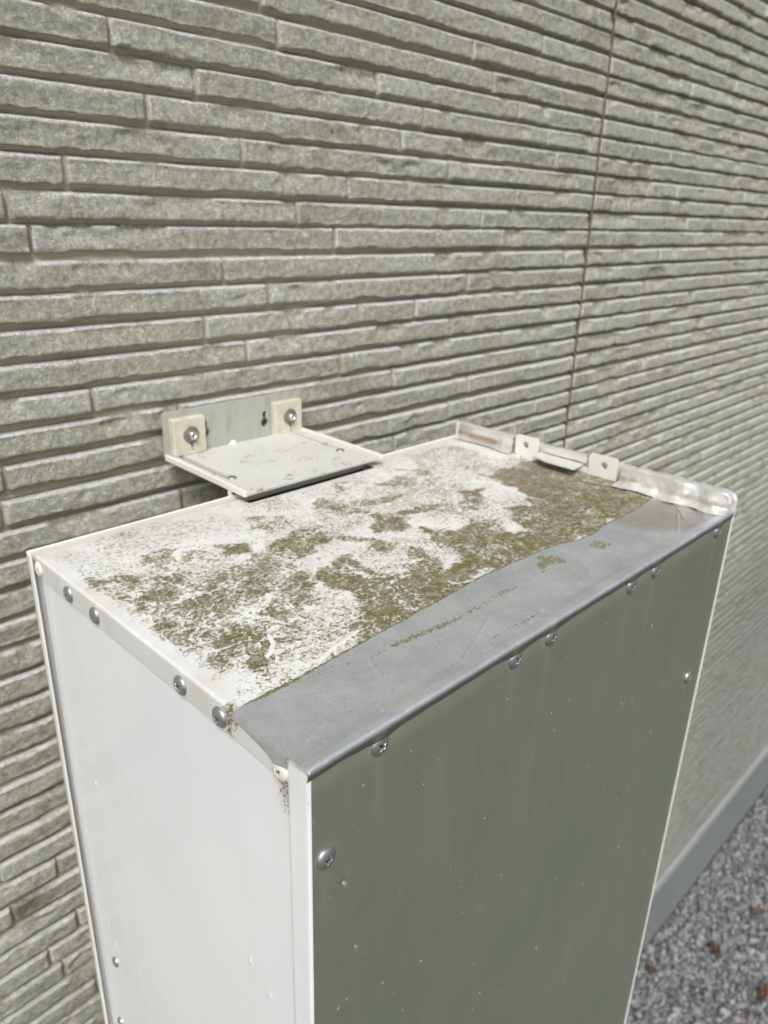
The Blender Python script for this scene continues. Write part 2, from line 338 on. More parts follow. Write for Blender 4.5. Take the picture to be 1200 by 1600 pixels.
    arris = 0.95 * sstep(0.0012, 0.0017, dl_) * (1 - sstep(0.0024, 0.0036, dl_)) * (1 - sstep(0.0190, 0.0202, Ug)) * (h3 > 0.35)  # left edges of the stones whitened as if lit
    groove = np.minimum(groove, 1 - arris)
    far = sstep(-0.35, -0.9, Z); grime_shade = grime_shade * (1 - 0.8 * far); soil = soil + 0.26 * far
    lit_tone = (1 - 0.35 * far) * (arris + (1 - 2.2 * soil) * np.clip(stone / 0.0009, 0, 1) * 0.45 * rough_amp + 1.0 * sstep(-0.0003, 0.0004, Ue) * (1 - sstep(0.0027, 0.0033, Ue)) * (1 - np.clip(hollow / 0.003, 0, 1)))  # painted highlights: left edges, raised stone and top ledges
    xs_ = None
    # return the outer edges of the panel to the wall behind
    for sl in (0, -1): P[sl, :, 1] = YW + 0.012
    P[:, 0, 1] = P[:, 0, 1]; 
    top = P[:, :1].copy(); top[..., 1] = YW + 0.012; bot = P[:, -1:].copy(); bot[..., 1] = YW + 0.012; bot[..., 2] -= 0.0008
    P = np.concatenate([top, P, bot], 1)
    ex = lambda a: np.concatenate([a[:, :1], a, a[:, -1:]], 1)
    o = link('siding_panel', grid_mesh(P, {'groove': ex(groove), 'grime_shade': ex(grime_shade), 'soil': ex(soil * 1.5), 'lit_tone': ex(np.clip(lit_tone, 0, 1))}, flip=True), M_SIDING, wall)
    return o
def spaced(x0, x1, f0, f1, step, grow=1.05, mx=0.02):
    """fine samples between f0 and f1, growing outside"""
    f0, f1 = max(f0, x0), min(f1, x1); c = list(np.arange(f0, f1, step)) if f1 > f0 else [x0]
    s = step; x = c[-1]
    while True:
        s = min(s * grow, mx); x += s
        if x >= x1 - 1e-4: break
        c.append(x)
    s = step; x = c[0]
    while c[0] > x0 + 1e-6:
        s = min(s * grow, mx); x = c[0] - s
        if x <= x0 + s * 0.3: c.insert(0, x0); break
        c.insert(0, x)
    c.append(x1); c = [v for v in c if v <= x0 + 1e-6 or v >= x1 - 1e-6 or (x0 + 0.0022 < v < x1 - 0.0022)]
    for k in (0.0006, 0.0016): c += [x0 + k, x1 - k]
    return np.array(sorted(c))
idx0 = min(range(len(tops)), key=lambda i: abs(tops[i] - 0.5514))
bounds = [idx0]
while bounds[0] - 21 >= 0: bounds.insert(0, bounds[0] - 21)
if bounds[0] > 0: bounds.insert(0, 0)
while bounds[-1] + 21 < len(tops): bounds.append(bounds[-1] + 21)
bounds.append(len(tops))
JX0, JX1 = 0.9163, 0.9228
for a, b in zip(bounds[:-1], bounds[1:]):
    zt = tops[a]
    near = 0.60 > zt > 0.40 or 0.1 > zt > -0.1
    if 0.4 < zt < 0.7:   L = (spaced(-1.2, JX0, 0.02, JX0, 0.0016), 20); Rr_ = (spaced(JX1, 3.6, JX1, 1.5, 0.0022, 1.02, 0.012), 18)
    elif -0.1 < zt < 0.1: L = (spaced(-1.2, JX0, -0.12, JX0, 0.0018), 18); Rr_ = (spaced(JX1, 3.6, JX1, 1.6, 0.0035, 1.02, 0.010), 16)
    elif zt > 0.7:       L = (spaced(-1.2, JX0, 0.6, JX0, 0.003), 14); Rr_ = (spaced(JX1, 3.6, JX1, 1.7, 0.003, 1.03, 0.015), 14)
    elif zt < -0.4 and zt > -0.7: L = (spaced(-1.2, JX0, -0.15, 0.2, 0.002), 16); Rr_ = (spaced(JX1, 3.6, 1.2, 2.2, 0.006, 1.02, 0.015), 12)
    else: L = (spaced(-1.2, JX0, 0, 0.3, 0.008), 10); Rr_ = (spaced(JX1, 3.6, 1.2, 2.6, 0.006, 1.03, 0.015), 16)
    panel(-1.2, JX0, a, b, *L); panel(JX1, 3.6, a, b, *Rr_)
    panel(3.6065, 6.0, a, b, spaced(3.6065, 6.0, 3.6065, 3.61, 0.01, 1.02, 0.02), 9)
for x0, x1 in ((JX0, JX1), (3.6, 3.6065)):
    zz = np.arange(ZBOT, tops[0], 0.003); tt = np.linspace(0, 1, 5)
    T, Zg = np.meshgrid(tt, zz, indexing='ij')
    P = np.stack([x0 - 0.0008 + (x1 - x0 + 0.0016) * T, YW + 0.0022 + 0.0016 * fbm(Zg * 60, T * 3, 3, 71) + 0.003 * (T - 0.5) ** 2, Zg], -1)
    link('sealant_joint', grid_mesh(P, flip=True), M_SEAL, wall)
ZT = tops[0]
box('wall_backing', (-1.2, 6.0, YW + 0.0125, YW + 0.16, ZBOT + 0.002, ZT - 0.001), M_CORE, wall)
bm = bmesh.new()
add_box(bm, -1.2, 6.0, YW - 0.006, YW + 0.15, ZBOT - 0.006, ZBOT - 0.001, 0.001)
add_box(bm, -1.2, 6.0, YW - 0.0085, YW - 0.0062, ZBOT - 0.034, ZBOT - 0.001, 0.0008)
link('drip_flashing', bm_mesh(bm), M_FLASH, wall)
box('foundation', (-1.2, 6.0, YW + 0.004, YW + 0.155, GZ - 0.1, ZBOT - 0.0065), M_FOUND, wall)
# ---------------------------------------------------------------- cabinet
cab = empty('outdoor_cabinet', (W / 2, D / 2, GZ), 'tall white metal cabinet with algae-stained top and silver foil tape along its edges', 'cabinet')
def inpoly(X, Y, poly):
    c = np.zeros(X.shape, bool); n = len(poly)
    for i in range(n):
        (xa, ya), (xb, yb) = poly[i], poly[(i + 1) % n]
        t = ((ya > Y) != (yb > Y)) & (X < (xb - xa) * (Y - ya) / (yb - ya + 1e-12) + xa); c ^= t
    return c
def blur(A, k):
    for _ in range(3):
        for ax in (0, 1):
            B = np.pad(A, [(k, k) if a == ax else (0, 0) for a in (0, 1)], mode='edge'); cs_ = np.cumsum(B, ax)
            z_ = np.zeros_like(np.take(cs_, [0], ax)); cs_ = np.concatenate([z_, cs_], ax); n = A.shape[ax]
            A = (np.take(cs_, np.arange(2 * k + 1, 2 * k + 1 + n), ax) - np.take(cs_, np.arange(n), ax)) / (2 * k + 1)
    return A
def polydist(X, Y, pts):
    d = np.full(X.shape, 9.0)
    for (xa, ya), (xb, yb) in zip(pts[:-1], pts[1:]):
        t = np.clip(((X - xa) * (xb - xa) + (Y - ya) * (yb - ya)) / ((xb - xa) ** 2 + (yb - ya) ** 2), 0, 1)
        d = np.minimum(d, np.hypot(X - xa - t * (xb - xa), Y - ya - t * (yb - ya)))
    return d
D1=[(0.0118,0.2423),(0.0327,0.2299),(0.0524,0.2058),(0.0575,0.1825),(0.0713,0.1888),(0.0919,0.1967),(0.1148,0.1831),(0.1282,0.1641),(0.1285,0.1437),(0.1044,0.1281),(0.1077,0.1192),(0.0936,0.1150),(0.0816,0.1096),(0.0666,0.1029),(0.0640,0.0906),(0.0463,0.0796),(0.0286,0.0790),(0.0195,0.0957),(0.0136,0.1185),(0.0128,0.1521),(0.0138,0.1931),(0.0068,0.2223)]
D2=[(0.0538,0.2519),(0.0750,0.2536),(0.0910,0.2363),(0.0817,0.2197),(0.0621,0.2140),(0.0502,0.2273)]
D3=[(0.0226,0.2657),(0.0408,0.2549),(0.0376,0.2440),(0.0201,0.2504)]
D4=[(0.1029,0.2380),(0.1250,0.2246),(0.1158,0.2037),(0.0974,0.2129)]
D5=[(0.0955,0.1866),(0.1208,0.2067),(0.1490,0.2129),(0.1755,0.2146),(0.1880,0.1984),(0.1944,0.1759),(0.2032,0.1567),(0.2038,0.1404),(0.1892,0.1427),(0.1862,0.1671),(0.1765,0.1853),(0.1593,0.1800),(0.1433,0.1718),(0.1283,0.1572),(0.1030,0.1602),(0.0903,0.1717)]
D6=[(0.1399,0.1537),(0.1671,0.1535),(0.1683,0.1281),(0.1692,0.1071),(0.1924,0.1136),(0.2092,0.1356),(0.2208,0.1300),(0.2061,0.1013),(0.1927,0.0926),(0.2147,0.0907),(0.2273,0.1042),(0.2334,0.1414),(0.2438,0.1542),(0.2542,0.1364),(0.2845,0.1417),(0.3025,0.1259),(0.2872,0.0987),(0.2980,0.0942),(0.3105,0.1188),(0.3307,0.1337),(0.3539,0.1235),(0.3816,0.1601),(0.3837,0.1989),(0.4187,0.1943),(0.4555,0.1816),(0.4504,0.1416),(0.4497,0.0502),(0.4102,0.0542),(0.3734,0.0579),(0.3371,0.0545),(0.2927,0.0612),(0.2766,0.0647),(0.2065,0.0669),(0.1383,0.0634),(0.1100,0.0632),(0.0918,0.0633),(0.1024,0.0803),(0.1175,0.0877),(0.1260,0.1027),(0.1196,0.1203),(0.1254,0.1400)]
D7=[(0.2351,0.2038),(0.2653,0.1811),(0.2333,0.1583),(0.2081,0.1687)]
D8=[(0.2763,0.1913),(0.2971,0.1731),(0.2857,0.1633),(0.2622,0.1782)]
D9=[(0.3347,0.1938),(0.3530,0.1824),(0.3201,0.1530),(0.3002,0.1545)]
D11=[(0.2255,0.2666),(0.2319,0.2401),(0.2623,0.2240),(0.2953,0.2168),(0.2924,0.2463),(0.3025,0.2564),(0.3392,0.2496),(0.3364,0.2726),(0.3607,0.2439),(0.3484,0.2170),(0.3059,0.2187),(0.2556,0.2094),(0.2163,0.2147),(0.1966,0.2320)]
D12=[(0.1614,0.2629),(0.1766,0.2403),(0.1680,0.2212),(0.1454,0.2243),(0.1400,0.2459)]
D13=[(0.2604,0.2809),(0.2774,0.2733),(0.2500,0.2604),(0.2469,0.2698)]
D14=[(0.3719,0.2888),(0.4379,0.2935),(0.4500,0.2676),(0.4074,0.2172),(0.3628,0.2293),(0.3537,0.2630)]
D16=[(0.0218,0.0812),(0.0443,0.0771),(0.0487,0.0604),(0.0255,0.0581),(0.0175,0.0693)]
D17=[(0.0635,0.0727),(0.0907,0.0759),(0.0913,0.0656),(0.0650,0.0581)]
D18=[(0.1019,0.1075),(0.1123,0.1059),(0.1034,0.0930),(0.0961,0.0965)]
D19=[(0.1581,0.2946),(0.1961,0.2921),(0.1943,0.2629),(0.1655,0.2686)]
EDGE=[(0.0019,0.0581),(0.0358,0.0579),(0.0866,0.0605),(0.1383,0.0634),(0.2065,0.0669),(0.2423,0.0660),(0.2766,0.0647),(0.2947,0.0626),(0.3163,0.0563),(0.3371,0.0545),(0.3528,0.0579),(0.3734,0.0579),(0.4202,0.0594),(0.4518,0.0633),(0.4831,0.0539)]
L1=[(0.0144,0.0594),(0.0279,0.0559),(0.0609,0.0534),(0.0828,0.0460),(0.0936,0.0468),(0.1038,0.0466),(0.1187,0.0453),(0.1440,0.0423),(0.1559,0.0420),(0.1808,0.0414),(0.2005,0.0435),(0.2129,0.0421)]
L2=[(0.1463,0.0123),(0.1640,0.0138),(0.1802,0.0113),(0.1948,0.0119)]
S1=[(0.2654,0.0627),(0.2797,0.0529),(0.2754,0.0392),(0.2603,0.0456),(0.2438,0.0400),(0.2457,0.0476)]
S2=[(0.3261,0.0509),(0.3315,0.0347),(0.3129,0.0323),(0.3111,0.0448)]
ST=[(0.3693,0.0615),(0.4321,0.0656),(0.4747,0.0500),(0.4612,0.0094),(0.4020,0.0057),(0.3704,0.0337)]
SHL=[(0.3200,0.2918),(0.2496,0.3141),(0.1757,0.2892)]

def edge_profile(a, b, n, skirt, r=0.0018):
    """1-D coordinate with a rounded fold down at both ends: (coordinate, drop)"""
    c = []; dz = []
    for t in np.linspace(0, 1, 8, endpoint=False): c.append(a); dz.append(-(skirt - (skirt - r) * t))
    for t in np.linspace(0, math.pi / 2, 5, endpoint=False): c.append(a + r - r * math.cos(t)); dz.append(-r + r * math.sin(t))
    for t in np.linspace(a + r, b - r, n): c.append(t); dz.append(0)
    for t in np.linspace(math.pi / 2, 0, 6)[1:]: c.append(b - r + r * math.cos(t)); dz.append(-r + r * math.sin(t))
    for t in np.linspace(0, 1, 8)[1:]: c.append(b); dz.append(-(r + (skirt - r) * t))
    return np.array(c), np.array(dz)
xe, xz = edge_profile(0.0, W - 0.004, 470, 0.0165); ye, yz = edge_profile(0.0012, D - 0.0045, 305, 0.0165)
X, Y = np.meshgrid(xe, ye, indexing='ij'); Zd = np.minimum(*np.meshgrid(xz, yz, indexing='ij'))
wx = X + (fbm(X * 55, Y * 55, 5, 4, 0.65) - 0.5) * 0.026; wy = Y + (fbm(X * 55, Y * 55, 5, 14, 0.65) - 0.5) * 0.026
dens = 0.16 + 0.40 * fbm(X * 30, Y * 30, 4, 101)
dens = np.maximum(dens, np.where((wx > 0.385) & (wy > 0.055) & (wy < 0.20 + 0.0 * wx), 0.70, 0))
for pl_, v in ((D1, .62), (D2, .50), (D3, .46), (D4, .68), (D5, .64), (D6, .77), (D7, .78), (D8, .66), (D9, .76), (D11, .56), (D12, .50), (D13, .5), (D14, .44), (D16, .46), (D17, .40), (D18, .5), (D19, .36)):
    dens = np.maximum(dens, np.where(inpoly(wx, wy, pl_), v, 0))
inb = sstep(0.40, 0.5, dens); dens = blur(dens, 1); dens = dens + inb * ((fbm(X * 75, Y * 75, 4, 111, 0.6) - 0.5) * 0.55 - 0.01)
vein = np.exp(-((fbm(X * 42 + 7, Y * 42, 4, 131, 0.55) - 0.5) / 0.022) ** 2) + 0.7 * np.exp(-((fbm(X * 80, Y * 80 + 9, 3, 141, 0.55) - 0.52) / 0.025) ** 2)
dens = dens - inb * 0.30 * np.clip(vein, 0, 1) * (1 - 0.6 * sstep(.30, .38, X))
ed = polydist(X, Y, EDGE); dens = np.maximum(dens, 1.0 * np.exp(-(ed / 0.0028) ** 2))
dens = dens * (0.35 + 0.65 * sstep(0.001, 0.012, X)) * np.where(Zd < -0.0008, 0.35, 1) + 0.10 * (fbm(X * 22, Y * 22, 3, 91) - 0.5)
dens = np.where((Zd < -0.002) & (X < 0.01), np.where((np.hypot(Y - 0.062, Zd + 0.004) < 0.008), 0.48, 0.06 + 0.16 * sstep(-0.012, -0.0165, Zd) * (fbm(Y * 90, Zd * 5, 2, 3) > 0.5)), dens)
dens = np.maximum(dens, 0.55 * np.exp(-(np.hypot(X - 0.001, Y - 0.063) / 0.006) ** 2))
brown = sstep(0.09, 0.19, Y) * sstep(0.20, 0.32, X) + 0.5 * sstep(0.2, 0.28, Y)
film = np.clip(1.3 * (fbm(X * 35, Y * 35, 5, 44, 0.65) - 0.36) + 0.22 * sstep(0.012, 0.0, X) + 0.35 * sstep(0.24, 0.30, Y), 0, 1)
dentf = lambda X, Y: (fbm(X * 9, Y * 9, 2, 77) - 0.5) * 0.0011 * sstep(0, 0.03, X) * sstep(0, 0.03, Y) * sstep(W, W - 0.03, X) * sstep(D, D - 0.03, Y)
dent = dentf(X, Y)
scr = 0.0005 * np.exp(-(polydist(X, Y, [(.0560, .104), (.0530, .096), (.0470, .090), (.0420, .0875)]) / 0.0012) ** 2) + 0.0004 * np.exp(-(polydist(X, Y, [(.098, .0735), (.078, .0695), (.060, .0645)]) / 0.0012) ** 2)
dens = np.where(scr > 0.00015, 0.05, dens)
cme = grid_mesh(np.stack([X, Y, Zd + dent + scr], -1), {'dirt': dens, 'brown': np.clip(brown, 0, 1), 'film': film}, flip=False)
bm = bmesh.new(); bm.from_mesh(cme)      # the notch cut in the back edge where the bracket reaches in
bmesh.ops.delete(bm, geom=[f for f in bm.faces if 0.1735 < f.calc_center_median().x < 0.3215 and f.calc_center_median().y > 0.2888], context='FACES')
bm.to_mesh(cme); bm.free()
cover = link('top_cover', cme, M_TOP, cab)
cover['label'] = 'white cover stained with olive and brown algae'
# side panel (faces -x), recessed 1.2 mm behind the corner strips
def dents(A, B, lst):
    o = np.zeros(A.shape)
    for (a, b, ra, rb, dp, rot) in lst:
        ca, sa = math.cos(rot), math.sin(rot); u = ((A - a) * ca + (B - b) * sa) / ra; v = (-(A - a) * sa + (B - b) * ca) / rb
        o += dp * np.exp(-(u * u + v * v))
    return o
ys = np.concatenate([np.linspace(0.0150, 0.0172, 3), np.linspace(0.019, D - 0.0060, 270)]); zs = np.concatenate([np.linspace(-0.0155, -0.52, 420), np.linspace(-0.53, GZ + 0.03, 90)])
Yg, Zg = np.meshgrid(ys, zs, indexing='ij')
dn = dents(Yg, Zg, [(0.2555, -0.1727, .0014, .0016, -.0009, 0), (0.0581, -0.1745, .0010, .0026, -.0010, .2), (0.262, -0.158, .0008, .003, -.0005, .2), (.0400, -.186, .0009, .0026, -.0007, .3), (.266, -.352, .0012, .0018, -.0008, 0), (.217, -.338, .0008, .004, .0006, .35), (.275, -.338, .0008, .003, -.0006, .2), (.10, -.21, .001, .001, -.0004, 0)])
drt = np.clip(0.64 * np.exp(-(((Yg - 0.0185 - 0.10 * (Zg + 0.045).clip(0, .03)) / 0.0072) ** 2 + ((Zg + 0.024) / 0.021) ** 2)) + 0.30 * np.exp(-((Zg + 0.0172) / 0.0016) ** 2) * sstep(0.10, 0.02, Yg) + 0.28 * np.exp(-((Yg - 0.016) / 0.0015) ** 2) * (fbm(Zg * 30, Yg * 5, 3, 2) > 0.5) * sstep(-.3, -.1, Zg), 0, 1)
drt += 0.25 * np.exp(-(((Yg - 0.296) / 0.006) ** 2 + ((Zg + 0.022) / 0.008) ** 2))
link('side_panel', grid_mesh(np.stack([0.0014 + dn + 0.0006 * (fbm(Yg * 5, Zg * 5, 2, 8) - .5), Yg, Zg], -1), {'dirt': drt}, flip=False), M_SIDE, cab)
# front panel with a folded return round the near left corner
r = 0.0012
cx = [0.0004] + list(np.linspace(0.0148, 0.0, 1)) 
pa = [(0.0012, 0.0152, 0), (-0.0003, 0.0150, 0), (-0.0005, 0.0146, 0)] + [(-0.0005, y, 0) for y in np.linspace(0.013, r, 5)] + [(-0.0005 + (r + 0.0005) * (1 - math.cos(t)), r - r * math.sin(t), 0) for t in np.linspace(0, math.pi / 2, 6)[1:]]
# strip (faces -x)
zs2 = np.concatenate([np.linspace(-0.0030, -0.5, 120), np.linspace(-0.52, GZ + 0.03, 60)])
A = np.array([(a, b) for a, b, _ in pa]); P = np.stack([np.repeat(A[:, :1], len(zs2), 1), np.repeat(A[:, 1:2], len(zs2), 1), np.broadcast_to(zs2, (len(A), len(zs2)))], -1)
sd = np.broadcast_to(0.30 * np.exp(-((zs2 + 0.016) / 0.012) ** 2), (len(A), len(zs2)))
link('corner_strip', grid_mesh(P, {'dirt': sd + 0.1 * (fbm(P[..., 1] * 200, P[..., 2] * 40, 2, 6) > .68)}, flip=True), M_SIDE, cab)
xs3 = np.concatenate([[0.0013], np.linspace(0.002, W - 0.0026, 400)]); zs3 = np.concatenate([np.linspace(-0.0018, -0.68, 560), np.linspace(-0.70, GZ + 0.03, 60)])
Xg, Zg = np.meshgrid(xs3, zs3, indexing='ij')
fd = []
for (x, z, ra, rb, dp) in ((.0215, -.083, .0012, .0026, .0010), (.0255, -.079, .0007, .0028, -.0005), (.030, -.135, .0009, .0022, .0010), (.232, -.315, .0012, .0034, .0010), (.226, -.340, .001, .004, .0005), (.315, -.120, .0012, .0028, .0009), (.275, -.235, .001, .005, .0005), (.150, -.06, .0008, .001, .0005), (.29, -.06, .001, .001, .0004), (.36, -.3, .001, .003, .0005), (.40, -.47, .001, .004, .0006), (.20, -.15, .0007, .001, .0004), (.11, -.235, .001, .0015, .0006)):
    fd.append((x, z, ra, rb, dp, 0.25))
dnf = dents(Xg, Zg, fd)
drf = 0.34 * np.exp(-((Zg + 0.009) / 0.006) ** 2) * (0.3 + 0.7 * fbm(Xg * 40, Zg * 4, 3, 19))
for q in ((0.0438, -.0096), (0.1552, -.0096), (0.1927, -.0096), (0.2943, -.0096), (0.331, -.0096), (0.4426, -.0096), (0.0092, -.0571), (0.4446, -.1554)):
    drf = drf + 0.30 * np.exp(-(np.hypot(Xg - q[0], Zg - q[1]) / 0.0072) ** 2) + 0.13 * np.exp(-((Xg - q[0]) / 0.003) ** 2) * sstep(q[1], q[1] - 0.01, Zg) * sstep(q[1] - 0.07, q[1] - 0.02, Zg)
link('front_panel', grid_mesh(np.stack([Xg, 0.0 + dnf + 0.0007 * (fbm(Xg * 6, Zg * 4, 2, 18) - .5) * sstep(0, .03, Xg), Zg], -1), {'dirt': drf, 'dent_spot': 0.8 * sstep(0.62, 0.95, dnf / 0.0009)}, flip=False), M_FRONT, cab)['label'] = 'flat olive grey front panel'
# far side, back panel with its return flange, raised rim, black block painted as inner shade
bm = bmesh.new(); add_box(bm, W - 0.0024, W + 0.0004, -0.0008, D + 0.004, GZ + 0.03, -0.0005, 0.0005); link('end_panel', bm_mesh(bm), M_TRIM, cab)
bm = bmesh.new()
add_box(bm, -0.0035, W - 0.003, D - 0.0002, D + 0.0022, GZ + 0.03, 0.0022, 0.0006)
add_box(bm, -0.0035, -0.0020, D - 0.0045, D + 0.0015, GZ + 0.03, 0.0008, 0.0004)
link('back_panel', bm_mesh(bm), M_TRIM, cab)
box('inner_shade', (0.0030, W - 0.005, 0.004, D - 0.0010, GZ + 0.02, -0.006), M_DARK, cab)  # black block stands in for the shade seen through the notch
# upright flange along the far end of the top, with a rounded front corner
plate('side_flange', rrect(-0.0008, D + 0.004, -0.0004, 0.0165, 0, 5, (0.001, 0.007, 0.0001, 0.0001)), [], 0.0026, frame((W - 0.0024, 0, 0), (0, 1, 0), (0, 0, 1)), M_TRIM, cab)
# ---- foil tape over the front fold
EA = np.array(EDGE); N = 520
s = np.linspace(-0.0016, W - 0.003, N)
yin = np.interp(s, EA[:, 0], EA[:, 1]) + (fbm(s * 90, s * 0, 3, 5) - .5) * 0.0008
yin = np.where(s < 0.002, 0.0581, yin)
fsk = 0.0052 + 0.0012 * (fbm(s * 40, s * 0 + 3, 3, 5) - .5)
for q in (0.0438, 0.1552, 0.1927, 0.2943, 0.331, 0.4426): fsk = fsk + 0.0016 * np.exp(-((s - q - 0.003) / 0.010) ** 2)
rows = []; nt_ = 62
for t in np.linspace(0, 1, nt_, endpoint=False): rows.append((yin + (0.0075 - yin) * t, 0.0005 + 0 * s))          # flat on the cover
for t in np.linspace(0, 1, 6, endpoint=False): rows.append((0.0075 - 0.003 * t + 0 * s, 0.0005 + 0.0006 * t * t * (3 - 2 * t) + 0 * s))
for t in np.linspace(0, 1, 5, endpoint=False): rows.append((0.0045 - 0.0033 * t + 0 * s, 0.0011 + 0.0 * s))
rr = 0.0022
for t in np.linspace(0, math.pi / 2, 9): rows.append((0.0012 - rr * math.sin(t) + 0 * s, 0.0011 - rr + rr * math.cos(t) + 0 * s))
for t in np.linspace(0, 1, 9)[1:]: rows.append((-0.0010 + 0.0004 * t ** 3 + 0 * s, -0.0011 - (fsk - 0.0011) * t))
rows.append((0.0003 + 0 * s, -fsk - 0.0002))
Yt = np.array([r_[0] for r_ in rows]).T; Zt = np.array([r_[1] for r_ in rows]).T; Xt = np.repeat(s[:, None], Yt.shape[1], 1)
flat = (Yt > 0.0076)
cr = [[(.012, .016), (.024, .021)], [(.018, .010), (.030, .019)], [(.055, .009), (.075, .030)], [(.075, .030), (.080, .045)], [(.118, .010), (.165, .028)], [(.20, .012), (.215, .030)], [(.30, .010), (.32, .03)], [(.39, .012), (.43, .030)], [(.42, .02), (.455, .045)], [(.38, .045), (.44, .03)], [(.44, .012), (.46, .03)]]
crease = sum((0.0008 if i < 5 else 0.0011) * np.exp(-(polydist(Xt, Yt, c_) / 0.0008) ** 2) for i, c_ in enumerate(cr))
Zt = Zt + np.where(Yt > 0.001, dentf(Xt, Yt), 0) + np.where(flat, 0.0002 + crease + (fbm(Xt * 30, Yt * 30, 3, 2) - .5) * 0.0005 * (1 + 2.5 * sstep(.36, .42, Xt)), 0)
Zt = np.where(flat, np.maximum(Zt, dentf(Xt, Yt) + 0.0003), Zt)
front = (Zt < -0.0005) & (Yt < 0.0)
bulge = sum(0.0016 * np.exp(-((Xt - q) / 0.005) ** 2 - ((Zt + 0.0062) / 0.003) ** 2) for q in (0.0438, 0.1552, 0.1927, 0.2943, 0.331, 0.4426))
Yt = Yt - np.where(front, bulge + (fbm(Xt * 60, Zt * 80, 2, 9) - .5) * 0.0003, 0)
dl = 0.52 * np.exp(-((polydist(Xt, Yt, L1)) / 0.0034) ** 2) + 0.58 * np.exp(-(polydist(Xt, Yt, L2) / 0.0016) ** 2) + 0.10 * np.exp(-((polydist(Xt, Yt, L1)) / 0.009) ** 2) * (Xt > .1)
dl = dl * (0.55 + 0.8 * fbm(Xt * 45, Yt * 45, 2, 12)) + np.exp(-((Yt - yin[:, None]) / 0.0010) ** 2) * 0.55
for pl_, v in ((S1, .62), (S2, .62)): dl = np.maximum(dl, blur(np.where(inpoly(Xt + (fbm(Xt * 200, Yt * 200, 2, 1) - .5) * .008, Yt, pl_), v, 0), 1))
dl = np.maximum(dl, 0.22 + 0.07 * sstep(0.3, 0.15, np.abs(Xt - .2)))
stn = blur(np.where(inpoly(Xt, Yt, ST), 0.55, 0.0), 4) + 0.4 * np.exp(-((Yt - 0.009) / 0.002) ** 2) * fbm(Xt * 12, Yt * 0, 2, 3) + np.where(front, 0.15, 0)
link('foil_tape', grid_mesh(np.stack([Xt, Yt, Zt], -1), {'dirt': np.where(Yt > 0.0005, dl, 0.1), 'stain': np.clip(stn, 0, 1), 'grime_reflection': 0.85 * (Yt < 0.0005) * sstep(-0.0008, -0.0028, Zt)}, flip=True), M_FOIL, cab)['label'] = 'smooth silver foil tape along the front edge'
# the tape turned down over the near end
yy = np.linspace(0.0578, 0.0145, 60)
hang = np.interp(yy, [0.0145, 0.018, 0.024, 0.030, 0.040, 0.050, 0.056, 0.0578], [0.0080, 0.0085, 0.0098, 0.0085, 0.0060, 0.0045, 0.0035, 0.0012]) + (fbm(yy * 200, yy * 0, 2, 4) - .5) * 0.0008
Q = []
for t in np.linspace(0, math.pi / 2, 8): Q.append((-0.0016 + 0.0026 - 0.0026 * math.sin(t) + 0 * yy, 0.0006 - 0.0026 + 0.0026 * math.cos(t) + 0 * yy))
for t in np.linspace(0, 1, 14)[1:]:
    zz_ = -0.0020 - (hang - 0.0020).clip(0) * t
    Q.append((-0.0016 - 0.0013 * np.exp(-((yy - 0.0215) / 0.0050) ** 2 - ((zz_ + 0.0085) / 0.0040) ** 2) + 0.0010 * t ** 4, zz_))
P = np.stack([np.array([q[0] for q in Q]), np.repeat(yy[None], len(Q), 0), np.array([q[1] for q in Q])], -1)
P[..., 0] += (fbm(P[..., 1] * 120, P[..., 2] * 120, 2, 3) - .5) * 0.0003
z0 = np.zeros(P.shape[:2])
link('foil_tape', grid_mesh(P, {'dirt': z0 + 0.1, 'stain': z0 + 0.1}, flip=True), M_FOIL, cab)['label'] = 'foil tape folded down over the near left edge'
# the little torn white and silver corner
Yc, Tc = np.meshgrid(np.linspace(-0.001, 0.0145, 24), np.linspace(0, 1, 10), indexing='ij')
P = np.stack([-0.0008 - 0.0004 * np.sin(Tc * 3.1) * (1 + fbm(Yc * 300, Tc * 4, 2, 5)) + (1 - Tc) * 0.003, Yc, 0.0011 - (0.0012 + 0.0026 * (Yc / 0.0145)) * Tc - 0.0009 * fbm(Yc * 400, Tc * 3, 2, 8)], -1)
z0 = np.zeros(P.shape[:2]); link('foil_tape', grid_mesh(P, {'stain': z0}, flip=False), M_FOIL2, cab)['label'] = 'torn bright foil at the near corner'
